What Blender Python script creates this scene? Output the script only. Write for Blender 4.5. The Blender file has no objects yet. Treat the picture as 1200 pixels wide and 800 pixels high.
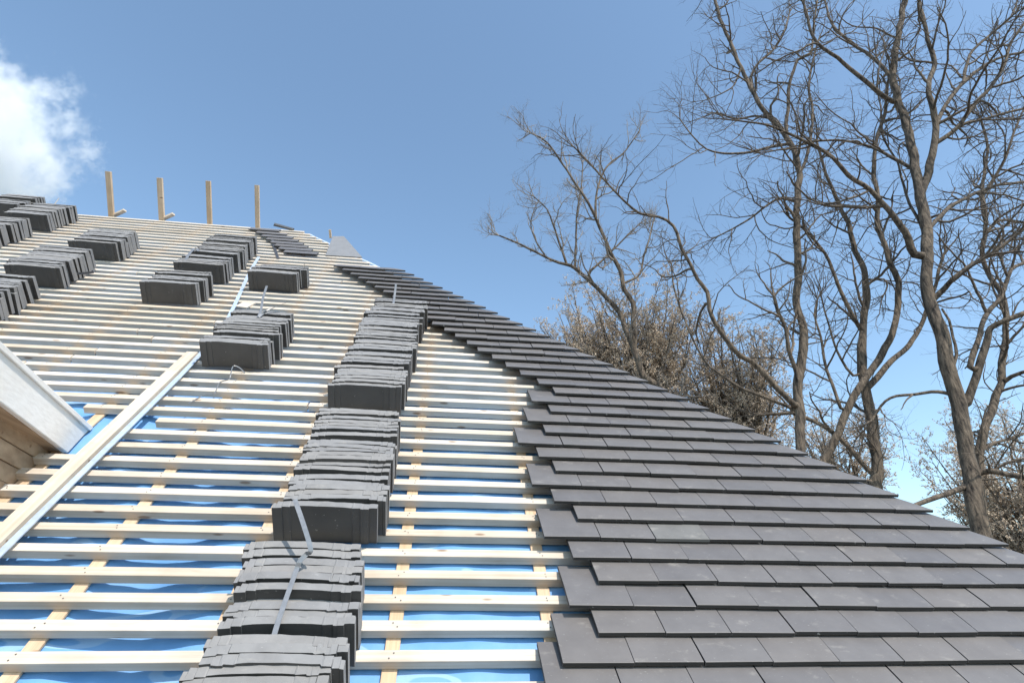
import bpy, bmesh, math, random
from mathutils import Vector, Matrix, noise

random.seed(7)
scene = bpy.context.scene
col = scene.collection
W, H = 1200.0, 800.0

# ------------------------------------------------------------------ frame of the place
G = 0.13                                   # one batten gauge in metres
FPX = 662.6
PITCH, YAW, BETA = math.radians(27.07), math.radians(7.02), math.radians(50.39)
DROOF, V0 = 14.955, 11.383
CAM = Vector((0, 0, 6.0))
U = Vector((math.cos(YAW), math.sin(YAW), 0))
HD = Vector((-math.sin(YAW), math.cos(YAW), 0))
V = HD * math.cos(BETA) + Vector((0, 0, math.sin(BETA)))
N = U.cross(V)
FW = Vector((0, math.cos(PITCH), math.sin(PITCH)))
UP = Vector((0, -math.sin(PITCH), math.cos(PITCH)))
RT = Vector((1, 0, 0))
ROOF_O = CAM + G * (V * V0 - N * DROOF)
ROOF_M = Matrix(((U.x, V.x, N.x, ROOF_O.x), (U.y, V.y, N.y, ROOF_O.y), (U.z, V.z, N.z, ROOF_O.z), (0, 0, 0, 1)))

def RP(u, v, h=0.0):
    return ROOF_O + G * (U * u + V * v + N * h)

def ray(x, y):
    return FW * FPX + RT * (x - 600) - UP * (y - 400)

def on_roof(x, y, h):                     # a point of the photo measured on the plane h gauges above the battens
    d = ray(x, y)
    t = (G * (h - DROOF)) / d.dot(N)
    p = d * t / G
    return Vector((p.dot(U), p.dot(V) - V0, h))

def at(x, y, dist):                       # a point of the photo at a ground distance
    d = ray(x, y)
    return CAM + d * (dist / d.y)

def hip_u(v):
    return 26.0 - 0.8345 * v
VR = 50.75                                 # ridge

# ------------------------------------------------------------------ materials
def mat(name):
    m = bpy.data.materials.new(name); m.use_nodes = True
    nt = m.node_tree; nt.nodes.clear()
    o = nt.nodes.new('ShaderNodeOutputMaterial')
    b = nt.nodes.new('ShaderNodeBsdfPrincipled')
    nt.links.new(b.outputs[0], o.inputs[0])
    return m, nt, b, o

def node(nt, t, **kw):
    n = nt.nodes.new(t)
    for k, v in kw.items():
        if hasattr(n, k): setattr(n, k, v)
        else: n.inputs[k].default_value = v
    return n

def ramp(nt, src, stops):
    r = nt.nodes.new('ShaderNodeValToRGB')
    el = r.color_ramp.elements
    while len(el) < len(stops): el.new(0.5)
    for e, (p, c) in zip(el, stops):
        e.position = p; e.color = (*c, 1)
    nt.links.new(src, r.inputs[0])
    return r

def mix(nt, fac, a, b, mode='MIX'):
    m = nt.nodes.new('ShaderNodeMix'); m.data_type = 'RGBA'; m.blend_type = mode
    for s, v in ((0, fac), (6, a), (7, b)):
        if isinstance(v, (int, float)): m.inputs[s].default_value = v
        elif isinstance(v, tuple): m.inputs[s].default_value = (*v, 1)
        else: nt.links.new(v, m.inputs[s])
    return m.outputs[2]

def coords(nt, scale, rnd=True):
    tc = nt.nodes.new('ShaderNodeTexCoord')
    mp = nt.nodes.new('ShaderNodeMapping'); mp.inputs['Scale'].default_value = scale
    nt.links.new(tc.outputs['Object'], mp.inputs[0])
    if rnd:
        oi = nt.nodes.new('ShaderNodeObjectInfo')
        mu = nt.nodes.new('ShaderNodeMath'); mu.operation = 'MULTIPLY'; mu.inputs[1].default_value = 37.0
        nt.links.new(oi.outputs['Random'], mu.inputs[0])
        nt.links.new(mu.outputs[0], mp.inputs['Location'])
    return mp.outputs[0]

def bump(nt, b, h, strength, dist=0.01):
    bp = nt.nodes.new('ShaderNodeBump'); bp.inputs['Strength'].default_value = strength
    bp.inputs['Distance'].default_value = dist
    nt.links.new(h, bp.inputs['Height']); nt.links.new(bp.outputs[0], b.inputs['Normal'])

def noise_tex(nt, vec, scale, detail=4.0, rough=0.55):
    n = nt.nodes.new('ShaderNodeTexNoise')
    n.inputs['Scale'].default_value = scale; n.inputs['Detail'].default_value = detail
    n.inputs['Roughness'].default_value = rough
    nt.links.new(vec, n.inputs['Vector'])
    return n.outputs[0]

def wood(name, base, dark, grain=(1.2, 60, 60), tint=0.12, knots=True, rough=0.75, dirt=0.86):
    m, nt, b, o = mat(name)
    c = coords(nt, grain)
    n1 = noise_tex(nt, c, 1.0, 5, 0.6)
    r1 = ramp(nt, n1, [(0.32, dark), (0.62, base)])
    colr = r1.outputs[0]
    c2 = coords(nt, (1, 1, 1))
    n2 = noise_tex(nt, c2, 5.0, 3)
    r2 = ramp(nt, n2, [(0.3, (dirt, dirt - .02, dirt - .05)), (0.6, (1, 1, 1))])
    colr = mix(nt, 1.0, colr, r2.outputs[0], 'MULTIPLY')
    if knots:
        ck = coords(nt, (3.4, 11, 11))
        vo = nt.nodes.new('ShaderNodeTexVoronoi'); vo.inputs['Scale'].default_value = 1.0
        nt.links.new(ck, vo.inputs['Vector'])
        rk = ramp(nt, vo.outputs['Distance'], [(0.07, (1, 1, 1)), (0.12, (0, 0, 0))])
        fk = nt.nodes.new('ShaderNodeMath'); fk.operation = 'MULTIPLY'; fk.inputs[1].default_value = 0.75
        nt.links.new(rk.outputs[0], fk.inputs[0])
        colr = mix(nt, fk.outputs[0], colr, (0.20, 0.11, 0.055))
    if knots:
        cz = coords(nt, (2.0, 8, 8))
        nz = noise_tex(nt, cz, 1.6, 7, 0.7)
        rz = ramp(nt, nz, [(0.60, (0, 0, 0)), (0.72, (1, 1, 1))])
        fz = nt.nodes.new('ShaderNodeMath'); fz.operation = 'MULTIPLY'; fz.inputs[1].default_value = 0.42
        nt.links.new(rz.outputs[0], fz.inputs[0])
        colr = mix(nt, fz.outputs[0], colr, (0.36, 0.25, 0.15))
    oi = nt.nodes.new('ShaderNodeObjectInfo')
    rt = ramp(nt, oi.outputs['Random'], [(0, (1 - tint, 1 - tint * 1.5, 1 - tint * 2.2)), (1, (1, 1, 1))])
    colr = mix(nt, 1.0, colr, rt.outputs[0], 'MULTIPLY')
    nt.links.new(colr, b.inputs['Base Color'])
    b.inputs['Roughness'].default_value = rough
    bump(nt, b, n1, 0.35, 0.004)
    return m

M_BATTEN = wood('pale_sawn_pine', (0.665, 0.60, 0.525), (0.54, 0.465, 0.38))
M_COUNTER = wood('orange_pine', (0.70, 0.54, 0.39), (0.57, 0.415, 0.28), grain=(60, 1.2, 60))
M_PLANK = wood('planed_pine_plank', (0.66, 0.575, 0.475), (0.53, 0.445, 0.35), grain=(40, 1.0, 40), tint=0.05)
M_POST = wood('sun_bleached_post', (0.70, 0.55, 0.41), (0.56, 0.42, 0.29), grain=(40, 40, 2), tint=0.12)
M_FASCIA = wood('white_primed_board', (0.86, 0.82, 0.77), (0.78, 0.735, 0.68), grain=(70, 0.5, 70), tint=0.02, knots=False, rough=0.6, dirt=0.97)
M_CHEEK = wood('brown_rough_boards', (0.52, 0.38, 0.25), (0.30, 0.20, 0.12), grain=(30, 1.0, 12), tint=0.02)

def tile_mat(name, c0, c1, dust, rough):
    m, nt, b, o = mat(name)
    c = coords(nt, (1, 1, 1))
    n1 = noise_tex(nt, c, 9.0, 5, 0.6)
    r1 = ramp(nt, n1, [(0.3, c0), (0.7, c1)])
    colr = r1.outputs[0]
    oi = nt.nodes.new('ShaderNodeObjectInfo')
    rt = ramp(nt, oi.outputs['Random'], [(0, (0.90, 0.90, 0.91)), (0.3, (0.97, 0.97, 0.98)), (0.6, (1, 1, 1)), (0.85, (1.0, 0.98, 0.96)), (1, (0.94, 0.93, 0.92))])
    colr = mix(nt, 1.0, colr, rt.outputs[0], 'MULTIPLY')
    # pale rubbed smears of clay dust: sparse, irregular
    cs = coords(nt, (7, 13, 7))
    n2 = noise_tex(nt, cs, 1.3, 7, 0.68)
    r2 = ramp(nt, n2, [(0.63 - dust, (0, 0, 0)), (0.80 - dust, (1, 1, 1))])
    f = nt.nodes.new('ShaderNodeMath'); f.operation = 'MULTIPLY'; f.inputs[1].default_value = 0.55
    nt.links.new(r2.outputs[0], f.inputs[0])
    colr = mix(nt, f.outputs[0], colr, (0.34, 0.315, 0.28))
    # small scratches
    ck = coords(nt, (60, 260, 60))
    n3 = noise_tex(nt, ck, 1.0, 2)
    r3 = ramp(nt, n3, [(0.71, (0, 0, 0)), (0.75, (1, 1, 1))])
    f3 = nt.nodes.new('ShaderNodeMath'); f3.operation = 'MULTIPLY'; f3.inputs[1].default_value = 0.6
    nt.links.new(r3.outputs[0], f3.inputs[0])
    colr = mix(nt, f3.outputs[0], colr, (0.42, 0.41, 0.39))
    nt.links.new(colr, b.inputs['Base Color'])
    rr = nt.nodes.new('ShaderNodeMapRange'); rr.inputs[3].default_value = rough - 0.12; rr.inputs[4].default_value = rough + 0.08
    nt.links.new(n2, rr.inputs[0])
    ra = nt.nodes.new('ShaderNodeMath'); ra.operation = 'MULTIPLY_ADD'; ra.inputs[1].default_value = .14; nt.links.new(oi.outputs['Random'], ra.inputs[0]); nt.links.new(rr.outputs[0], ra.inputs[2])
    nt.links.new(ra.outputs[0], b.inputs['Roughness'])
    n4 = noise_tex(nt, c, 60.0, 3)
    bump(nt, b, n4, 0.08, 0.002)
    return m
M_TILE = tile_mat('dark_grey_engobed_clay', (0.130, 0.120, 0.116), (0.158, 0.147, 0.142), 0.03, 0.40)
M_DUSTY = tile_mat('dusty_grey_clay', (0.125, 0.123, 0.118), (0.16, 0.157, 0.15), 0.09, 0.55)
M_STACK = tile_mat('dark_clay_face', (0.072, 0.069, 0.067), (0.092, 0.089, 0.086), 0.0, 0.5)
M_EDGE_SHADE = tile_mat('painted_edge_shade', (0.030, 0.029, 0.028), (0.042, 0.040, 0.039), 0.0, 0.6)  # joint shadow painted into the colour of tile edges and undersides
M_EDGE = tile_mat('pale_raw_clay_edge', (0.20, 0.193, 0.187), (0.255, 0.247, 0.24), 0.05, 0.6)

def simple(name, c, rough=0.5, metal=0.0, nscale=30, var=0.15, b_str=0.1):
    m, nt, b, o = mat(name)
    n1 = noise_tex(nt, coords(nt, (1, 1, 1)), nscale, 4)
    lo = tuple(x * (1 - var) for x in c); hi = tuple(min(1, x * (1 + var)) for x in c)
    r = ramp(nt, n1, [(0.3, lo), (0.7, hi)])
    nt.links.new(r.outputs[0], b.inputs['Base Color'])
    b.inputs['Roughness'].default_value = rough; b.inputs['Metallic'].default_value = metal
    if b_str: bump(nt, b, n1, b_str, 0.003)
    return m
M_STEEL = simple('galvanised_strip', (0.50, 0.58, 0.68), 0.4, 0.25, 25, 0.12)
M_STRAP = simple('grey_strapping', (0.24, 0.245, 0.255), 0.3, 0.3, 40, 0.15)
M_DSTRAP = simple('dark_strapping', (0.05, 0.05, 0.055), 0.45, 0.0, 40, 0.2)
M_NAIL = simple('nail_head_steel', (0.12, 0.11, 0.10), 0.5, 0.3, 60, 0.2)
M_ZINC = simple('grey_flashing', (0.20, 0.20, 0.205), 0.6, 0.0, 12, 0.08)
M_GRASS = simple('pale_sandy_ground', (0.15, 0.14, 0.125), 0.95, 0, 1.5, 0.25)

def underlay_mat():
    m, nt, b, o = mat('blue_roof_membrane')
    c = coords(nt, (1, 1, 1), False)
    n1 = noise_tex(nt, c, 7.0, 4)
    r1 = ramp(nt, n1, [(0.3, (0.115, 0.29, 0.56)), (0.7, (0.165, 0.35, 0.62))])
    # printed pale curved marks on the membrane
    cw = coords(nt, (1.0, 2.2, 1), False)
    nw = noise_tex(nt, cw, 2.6, 1.0)
    rw = ramp(nt, nw, [(0.60, (0, 0, 0)), (0.61, (1, 1, 1)), (0.66, (1, 1, 1)), (0.67, (0, 0, 0))])
    f = nt.nodes.new('ShaderNodeMath'); f.operation = 'MULTIPLY'; f.inputs[1].default_value = 0.6
    nt.links.new(rw.outputs[0], f.inputs[0])
    colr = mix(nt, f.outputs[0], r1.outputs[0], (0.34, 0.50, 0.68))
    nt.links.new(colr, b.inputs['Base Color'])
    b.inputs['Roughness'].default_value = 0.55
    n2 = noise_tex(nt, c, 45.0, 3)
    bump(nt, b, n2, 0.12, 0.004)
    return m
M_UNDER = underlay_mat()

def bark(name, c0, c1, scale=1.0, strength=0.9):
    m, nt, b, o = mat(name)
    c = coords(nt, (14 * scale, 14 * scale, 2.6 * scale))
    n1 = noise_tex(nt, c, 1.6, 6, 0.65)
    r = ramp(nt, n1, [(0.33, c0), (0.66, c1)])
    n2 = noise_tex(nt, coords(nt, (1, 1, 1)), 1.1, 3)
    r2 = ramp(nt, n2, [(0.35, (0.72, 0.72, 0.74)), (0.65, (1, 1, 1))])
    nt.links.new(mix(nt, 1.0, r.outputs[0], r2.outputs[0], 'MULTIPLY'), b.inputs['Base Color'])
    b.inputs['Roughness'].default_value = 0.9
    bump(nt, b, n1, strength, 0.05)
    return m
M_BARK = bark('furrowed_bark', (0.011, 0.008, 0.006), (0.225, 0.172, 0.122), 0.6, 1.0)
M_TWIG = bark('twig_bark', (0.045, 0.033, 0.024), (0.22, 0.172, 0.128), 1.2, 0.3)
M_TWIG_PALE = bark('pale_twig_bark', (0.17, 0.145, 0.12), (0.38, 0.33, 0.28), 1.2, 0.3)
M_BUD = simple('dry_tan_buds', (0.60, 0.48, 0.36), 0.9, 0, 8, 0.3, 0)

# ------------------------------------------------------------------ object helpers
def link(name, me, m=None, parent=None, label=None, cat=None, group=None, kind=None):
    o = bpy.data.objects.new(name, me); col.objects.link(o)
    if m and me is not None and not me.materials: me.materials.append(m)
    if parent: o.parent = parent
    if label: o['label'] = label
    if cat: o['category'] = cat
    if cat and not kind: o['kind'] = 'thing'
    if label and len(label.split()) > 16: print('LONG', label)
    if group: o['group'] = group
    if kind: o['kind'] = kind
    return o

def pyd(name, verts, faces, smooth=False):
    me = bpy.data.meshes.new(name)
    me.from_pydata([tuple(v) for v in verts], [], faces)
    if smooth: me.polygons.foreach_set('use_smooth', [True] * len(me.polygons))
    me.update()
    return me

def box_bm(bm, x0, x1, y0, y1, z0, z1, j=0.0):
    vs = [bm.verts.new((x + random.uniform(-j, j), y + random.uniform(-j, j), z + random.uniform(-j, j)))
          for x in (x0, x1) for y in (y0, y1) for z in (z0, z1)]
    for f in ((0, 1, 3, 2), (4, 6, 7, 5), (0, 4, 5, 1), (2, 3, 7, 6), (0, 2, 6, 4), (1, 5, 7, 3)):
        bm.faces.new([vs[i] for i in f])

def finish(bm, name, bev=0.0, seg=1):
    bmesh.ops.recalc_face_normals(bm, faces=bm.faces)
    if bev:
        bmesh.ops.bevel(bm, geom=list(bm.edges), offset=bev, segments=seg, affect='EDGES', profile=0.6)
    me = bpy.data.meshes.new(name); bm.to_mesh(me); bm.free()
    return me

def empty(name, M=None, loc=None, **kw):
    o = link(name, None, **kw)
    o.empty_display_size = 0.2
    if M is not None: o.matrix_world = M
    if loc is not None: o.location = loc
    return o

def ordw(i):
    w = ['first', 'second', 'third', 'fourth', 'fifth', 'sixth', 'seventh', 'eighth', 'ninth', 'tenth', 'eleventh', 'twelfth',
         'thirteenth', 'fourteenth', 'fifteenth', 'sixteenth', 'seventeenth', 'eighteenth', 'nineteenth', 'twentieth']
    if i < 20: return w[i]
    tens = {2: 'twenty', 3: 'thirty', 4: 'forty', 5: 'fifty'}
    t, r = divmod(i + 1, 10)
    if r == 0: return {2: 'twentieth', 3: 'thirtieth', 4: 'fortieth', 5: 'fiftieth'}[t]
    return tens[t] + '-' + w[r - 1]

# ------------------------------------------------------------------ roof: membrane, counter battens, battens
roof = empty('house_roof', ROOF_M, label='steep half-tiled hipped roof with pale battens over blue membrane', cat='roof')
BT = 0.34                                   # batten thickness
CT = 0.10
HU = -BT - CT                               # membrane level

RAFT = [-59.9 + 4.88 * k for k in range(20)]
RAFT = [r for r in [-60.2, -55.3, -50.4, -45.5, -40.6, -35.7, -30.75, -25.8, -21.05, -16.1, -11.15, -6.3, -1.2, 3.65, 8.5, 13.4, 18.3, 23.2, 28.0]]

def sag(u, v):
    for a, b in zip(RAFT, RAFT[1:]):
        if a <= u <= b:
            t = (u - a) / (b - a)
            s = math.sin(math.pi * t)
            wob = noise.noise(Vector((u * 0.45, v * 0.16, 3.1))) * 0.16 + noise.noise(Vector((u * 1.1, v * 0.6, 8.7))) * 0.09
            left = min(1.0, max(0.0, (-5.0 - u) / 3.0))      # slacker membrane on the left bays
            return (0.04 - .24 * left) * s + wob * (.45 + left * 1.1) * min(1, 3 * s)
    return 0
vs, fs = [], []
nu, vlist = 330, [i * 0.25 - 7 for i in range(int((VR + 7) / 0.25) + 1)]
for v in vlist:
    ur = hip_u(v) + 0.0
    for i in range(nu + 1):
        s = i / nu
        u = -62 + (ur + 62) * (1 - (1 - s) ** 1.6)
        vs.append((u * G, v * G, (HU - 0.012 + sag(u, v)) * G))
for j in range(len(vlist) - 1):
    for i in range(nu):
        a = j * (nu + 1) + i
        fs.append((a, a + 1, a + nu + 2, a + nu + 1))
link('underlay', pyd('underlay', vs, fs, True), M_UNDER, roof)

# rear slope and hip-end slope behind the ridge and the hip (dark boarding)
Mi = ROOF_M.inverted()
def loc(p): return Mi @ p
a, b_ = RP(-62, VR, HU - .1), RP(hip_u(VR), VR, HU - .1)
c_ = RP(hip_u(-7), -7, HU - .1)
rise = a.z - c_.z
back = HD * (rise / math.tan(BETA))
d_ = Vector((c_.x, c_.y, c_.z)) + back * 2
e_ = a + back - Vector((0, 0, rise))
me = pyd('rear_slope', [loc(p) for p in (a, b_, d_, e_)], [(0, 1, 2, 3)])
link('rear_slope', me, M_CHEEK, roof)
me = pyd('hip_slope', [loc(p) for p in (b_, c_, d_)], [(0, 1, 2)])
link('hip_slope', me, M_CHEEK, roof)

for r in RAFT:
    vt = min(VR - 0.3, (26.0 - r) / 0.8345 - 0.35)
    if vt < -5: continue
    bm = bmesh.new()
    box_bm(bm, (r - .22) * G, (r + .22) * G, -7 * G, vt * G, HU * G, (-BT - .003) * G)
    link('counter_batten', finish(bm, 'counter_batten', 0.0015), M_COUNTER, roof)

LEFT = {13: -16.8, 12: -13.15, 11: -14.8, 10: -14.95, 9: -16.75, 8: -16.9, 7: -17.4}
joints = {22: [-18.9], 18: [-20.3], 17: [-22.0], 19: [-19.6], 21: [-17.6], 5: [], 14: [-6.9], 26: [-12.0], 30: [-5.0], 34: [-9.1],
          24: [-15.2], 38: [-13.1], 41: [-20.2], 33: [-24.4], 15: [-20.6]}
for n in range(-6, 51):
    ul = LEFT.get(n, max(-61.5, -17.5 - max(0, n - 4) * 0.92 - 1))
    ur = hip_u(n + 0.4) - 0.05
    cuts = [ul] + [j for j in joints.get(n, []) if ul < j < ur] + [ur]
    off = random.uniform(-.018, .018)
    for k in range(len(cuts) - 1):
        g0, g1 = (0.03 if k else 0), (0.03 if k < len(cuts) - 2 else 0)
        x0, x1 = cuts[k] + g0, cuts[k + 1] - g1
        dv = random.uniform(-.03, .03)
        bm = bmesh.new()
        # subdivided box so that each batten bows and twists a little
        segs = max(2, int((x1 - x0) / 2.5))
        rings = []
        ph = random.uniform(0, 50)
        wd = 0.36 + random.uniform(-.015, .015)
        th = BT + random.uniform(-.012, .012)
        for s in range(segs + 1):
            x = x0 + (x1 - x0) * s / segs
            b1 = noise.noise(Vector((x * .12, ph, n))) * .035
            b2 = noise.noise(Vector((x * .15, ph + 9, n))) * .012
            y0 = n + off + dv * (s / segs - .5) + b1
            rings.append([bm.verts.new((x * G, yy * G, zz * G)) for yy, zz in
                          ((y0, -BT), (y0 + wd, -BT), (y0 + wd, -BT + th + b2), (y0, -BT + th + b2))])
        for s in range(segs):
            for q in range(4):
                bm.faces.new([rings[s][q], rings[s][(q + 1) % 4], rings[s + 1][(q + 1) % 4], rings[s + 1][q]])
        bm.faces.new(rings[0]); bm.faces.new(rings[-1][::-1])
        me = finish(bm, 'batten', 0.0016)
        bm = bmesh.new(); bm.from_mesh(me)
        for r in RAFT:                                        # nail heads over every counter batten
            if x0 + .1 < r < x1 - .1:
                for yy in (.12, .25):
                    cx, cy = r + random.uniform(-.10, .10), n + off + yy + random.uniform(-.03, .03)
                    z = -BT + th + .010
                    ring = [bm.verts.new(((cx + .026 * math.cos(k * math.pi / 3)) * G, (cy + .026 * math.sin(k * math.pi / 3)) * G, z * G)) for k in range(6)]
                    f = bm.faces.new(ring); f.material_index = 1
        bm.to_mesh(me); bm.free()
        me.materials.append(M_BATTEN); me.materials.append(M_NAIL)
        link('batten', me, None, roof)

# blue membrane roll along the bare top of the hip
vs, fs = [], []
for i, v in enumerate([38.6 + 0.5 * k for k in range(23)]):
    for k in range(7):
        a2 = math.pi * k / 6
        rr = .12 + .03 * noise.noise(Vector((v, 2, 0)))
        vs.append(((hip_u(v) - .05 - rr * math.cos(a2)) * G, v * G, (-.16 + rr * math.sin(a2)) * G))
for i in range(22):
    for k in range(6):
        q = i * 7 + k
        fs.append((q, q + 1, q + 8, q + 7))
link('hip_membrane', pyd('hip_membrane', vs, fs, True), simple('pale_membrane', (0.62, 0.70, 0.80), 0.6), roof)

# ------------------------------------------------------------------ laid tiles
TL, TW, TT, CAMB = 2.15, 2.10, 0.125, 0.04
TS, H0 = 0.235, 0.50
def tile_mesh(name, wid, right=None, length=TL, bev=True):
    """tile local frame: x across, y up the slope from the lower edge, z out of the roof; right(t) clips the right side"""
    bm = bmesh.new()
    segs = 7
    top, bot = [], []
    for s in range(segs + 1):
        t = length * s / segs
        xr = wid if right is None else min(wid, right(t))
        last = False
        if xr < 0.06:
            if s == 0: bm.free(); return None
            xr = 0.06; last = True
        cz = CAMB * 4 * (t / TL) * (1 - t / TL)
        top.append([bm.verts.new((x * G, t * G, (cz + TT) * G)) for x in (0, xr)])
        bot.append([bm.verts.new((x * G, t * G, cz * G)) for x in (0, xr)])
        if last: break
    m = len(top) - 1
    if m < 1: bm.free(); return None
    for s in range(m):
        bm.faces.new([top[s][0], top[s][1], top[s + 1][1], top[s + 1][0]])
        bm.faces.new([bot[s][1], bot[s][0], bot[s + 1][0], bot[s + 1][1]])
        bm.faces.new([bot[s][0], top[s][0], top[s + 1][0], bot[s + 1][0]])
        bm.faces.new([top[s][1], bot[s][1], bot[s + 1][1], top[s + 1][1]])
    bm.faces.new([bot[0][0], bot[0][1], top[0][1], top[0][0]])
    bm.faces.new([top[m][0], top[m][1], bot[m][1], bot[m][0]])
    bmesh.ops.recalc_face_normals(bm, faces=bm.faces)
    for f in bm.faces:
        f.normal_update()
        if f.normal.z < .35: f.material_index = 1  # edges and underside take the painted-shade colour
    sharp = [e for e in bm.edges if len(e.link_faces) == 2 and e.calc_face_angle(0) > 0.6]
    bmesh.ops.bevel(bm, geom=sharp, offset=0.0013, segments=2, affect='EDGES', profile=0.5)
    me = bpy.data.meshes.new(name); bm.to_mesh(me); bm.free()
    return me

def tile_matrix(u, v, h, tilt, rot=0.0, roll=0.0):
    R = Matrix.Rotation(rot, 4, 'Z') @ Matrix.Rotation(-tilt, 4, 'X') @ Matrix.Rotation(roll, 4, 'Y')
    return ROOF_M @ Matrix.Translation((u * G, v * G, h * G)) @ R

START = {0: 3.65, 1: 4.9, 2: 4.18, 3: 5.34, 4: 4.67, 5: 3.78, 6: 5.22, 7: 4.45, 8: 3.66, 9: 4.82, 10: 4.2, 11: 3.37, 12: 4.78,
         13: 4.01, 14: 5.31, 15: 4.45, 16: 5.83, 17: 5.06, 18: 4.14, 19: 3.37, 20: 2.61, 21: 1.75, 22: 1.07, 23: .31,
         24: -.41, 25: -1.28, 26: -1.8, 27: -2.25, 28: -2.98, 29: -3.75, 30: -4.5, 31: -5.3, 32: -6.1, 33: -6.9, 34: -7.7,
         35: -8.5, 36: -9.35, 37: -10.2, -1: 3.1}
full = [tile_mesh('roof_tile', TW - .02 - .006 * k) for k in range(3)]
laid_rows = sorted(START)
for n in laid_rows:
    u = START[n]; k = 0
    v = n - 0.6
    while True:
        hu = lambda t, u=u, v=v: hip_u(v + t) + 0.23 - u
        if hu(0) < 0.12: break
        # outside the frame on the right: not built
        if u > 18.2 + max(0, n + 1) * 1.15 + 2.0: break
        if hu(TL) >= TW: me = full[random.randrange(3)]; edge = False
        else:
            w = TW - .02
            if hu(0) < TW + 0.55: w = TW + 0.6
            me = tile_mesh('roof_tile', w, hu); edge = True
        if me:
            o = link('laid_tile', me, None, None, cat='laid tile', group='grey tiles laid in courses on the roof')
            dusty = (n == 5 and k == 2)
            if not me.materials: me.materials.append(M_TILE); me.materials.append(M_EDGE_SHADE)
            if dusty:
                o.data = me.copy(); o.data.materials.clear(); o.data.materials.append(M_DUSTY); o.data.materials.append(M_EDGE_SHADE)
            o.matrix_world = tile_matrix(u + random.uniform(-.012, .012), v + random.uniform(-.022, .022), H0 + random.uniform(-.012, .012),
                                         math.atan(TS) + random.uniform(-.004, .004), random.uniform(-.004, .004), random.uniform(-.008, .008))
            row = 'lowest course' if n == -1 else ordw(n + 1) + ' course up'
            if dusty: lab = 'pale dusty grey tile laid third in the seventh course up from the bottom'
            elif k == 0: lab = 'laid tile at the open left end of the %s from the bottom' % row
            elif edge and hu(TL) < .2: lab = 'laid tile cut along the hip, right end of the %s' % row
            else: lab = 'laid tile, %s from the left end of the %s' % (ordw(k), row)
            o['label'] = lab
        u += TW if not (hu(0) < TW + 0.55) else 99
        k += 1
        if u > 60: break

# loose tiles hung singly up near the ridge
me_l = tile_mesh('roof_tile', 3.0, None, .78)
me_l.materials.append(M_TILE); me_l.materials.append(M_EDGE_SHADE)
for i, (n, u) in enumerate([(41.3, -15.6), (42.3, -16.35), (43.3, -17.0), (44.3, -17.65), (45.4, -18.4), (46.5, -19.2), (47.7, -20.1), (49.0, -21.2)]):
    o = link('laid_tile', me_l, label='grey tile hung alone, %s from the foot of the stepped line near the ridge' % ordw(i),
             cat='laid tile', group='single tiles stepping up to the ridge')
    o.matrix_world = tile_matrix(u, n - .6, .17, .07, random.uniform(-.01, .01))
# broken dark tile lying on the ridge
bm = bmesh.new(); box_bm(bm, 0, 2.1 * G, 0, .5 * G, 0, .32 * G, .012)
o = link('tile_fragment', finish(bm, 'tile_fragment', .002), M_STACK, label='dark broken tile piece lying on the ridge beside the last post', cat='tile piece')
q = on_roof(321, 266, .1)
o.matrix_world = ROOF_M @ Matrix.Translation((q.x * G, (VR - .3) * G, .25 * G)) @ Matrix.Rotation(-.1, 4, 'Z') @ Matrix.Rotation(.16, 4, 'Y')

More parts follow.
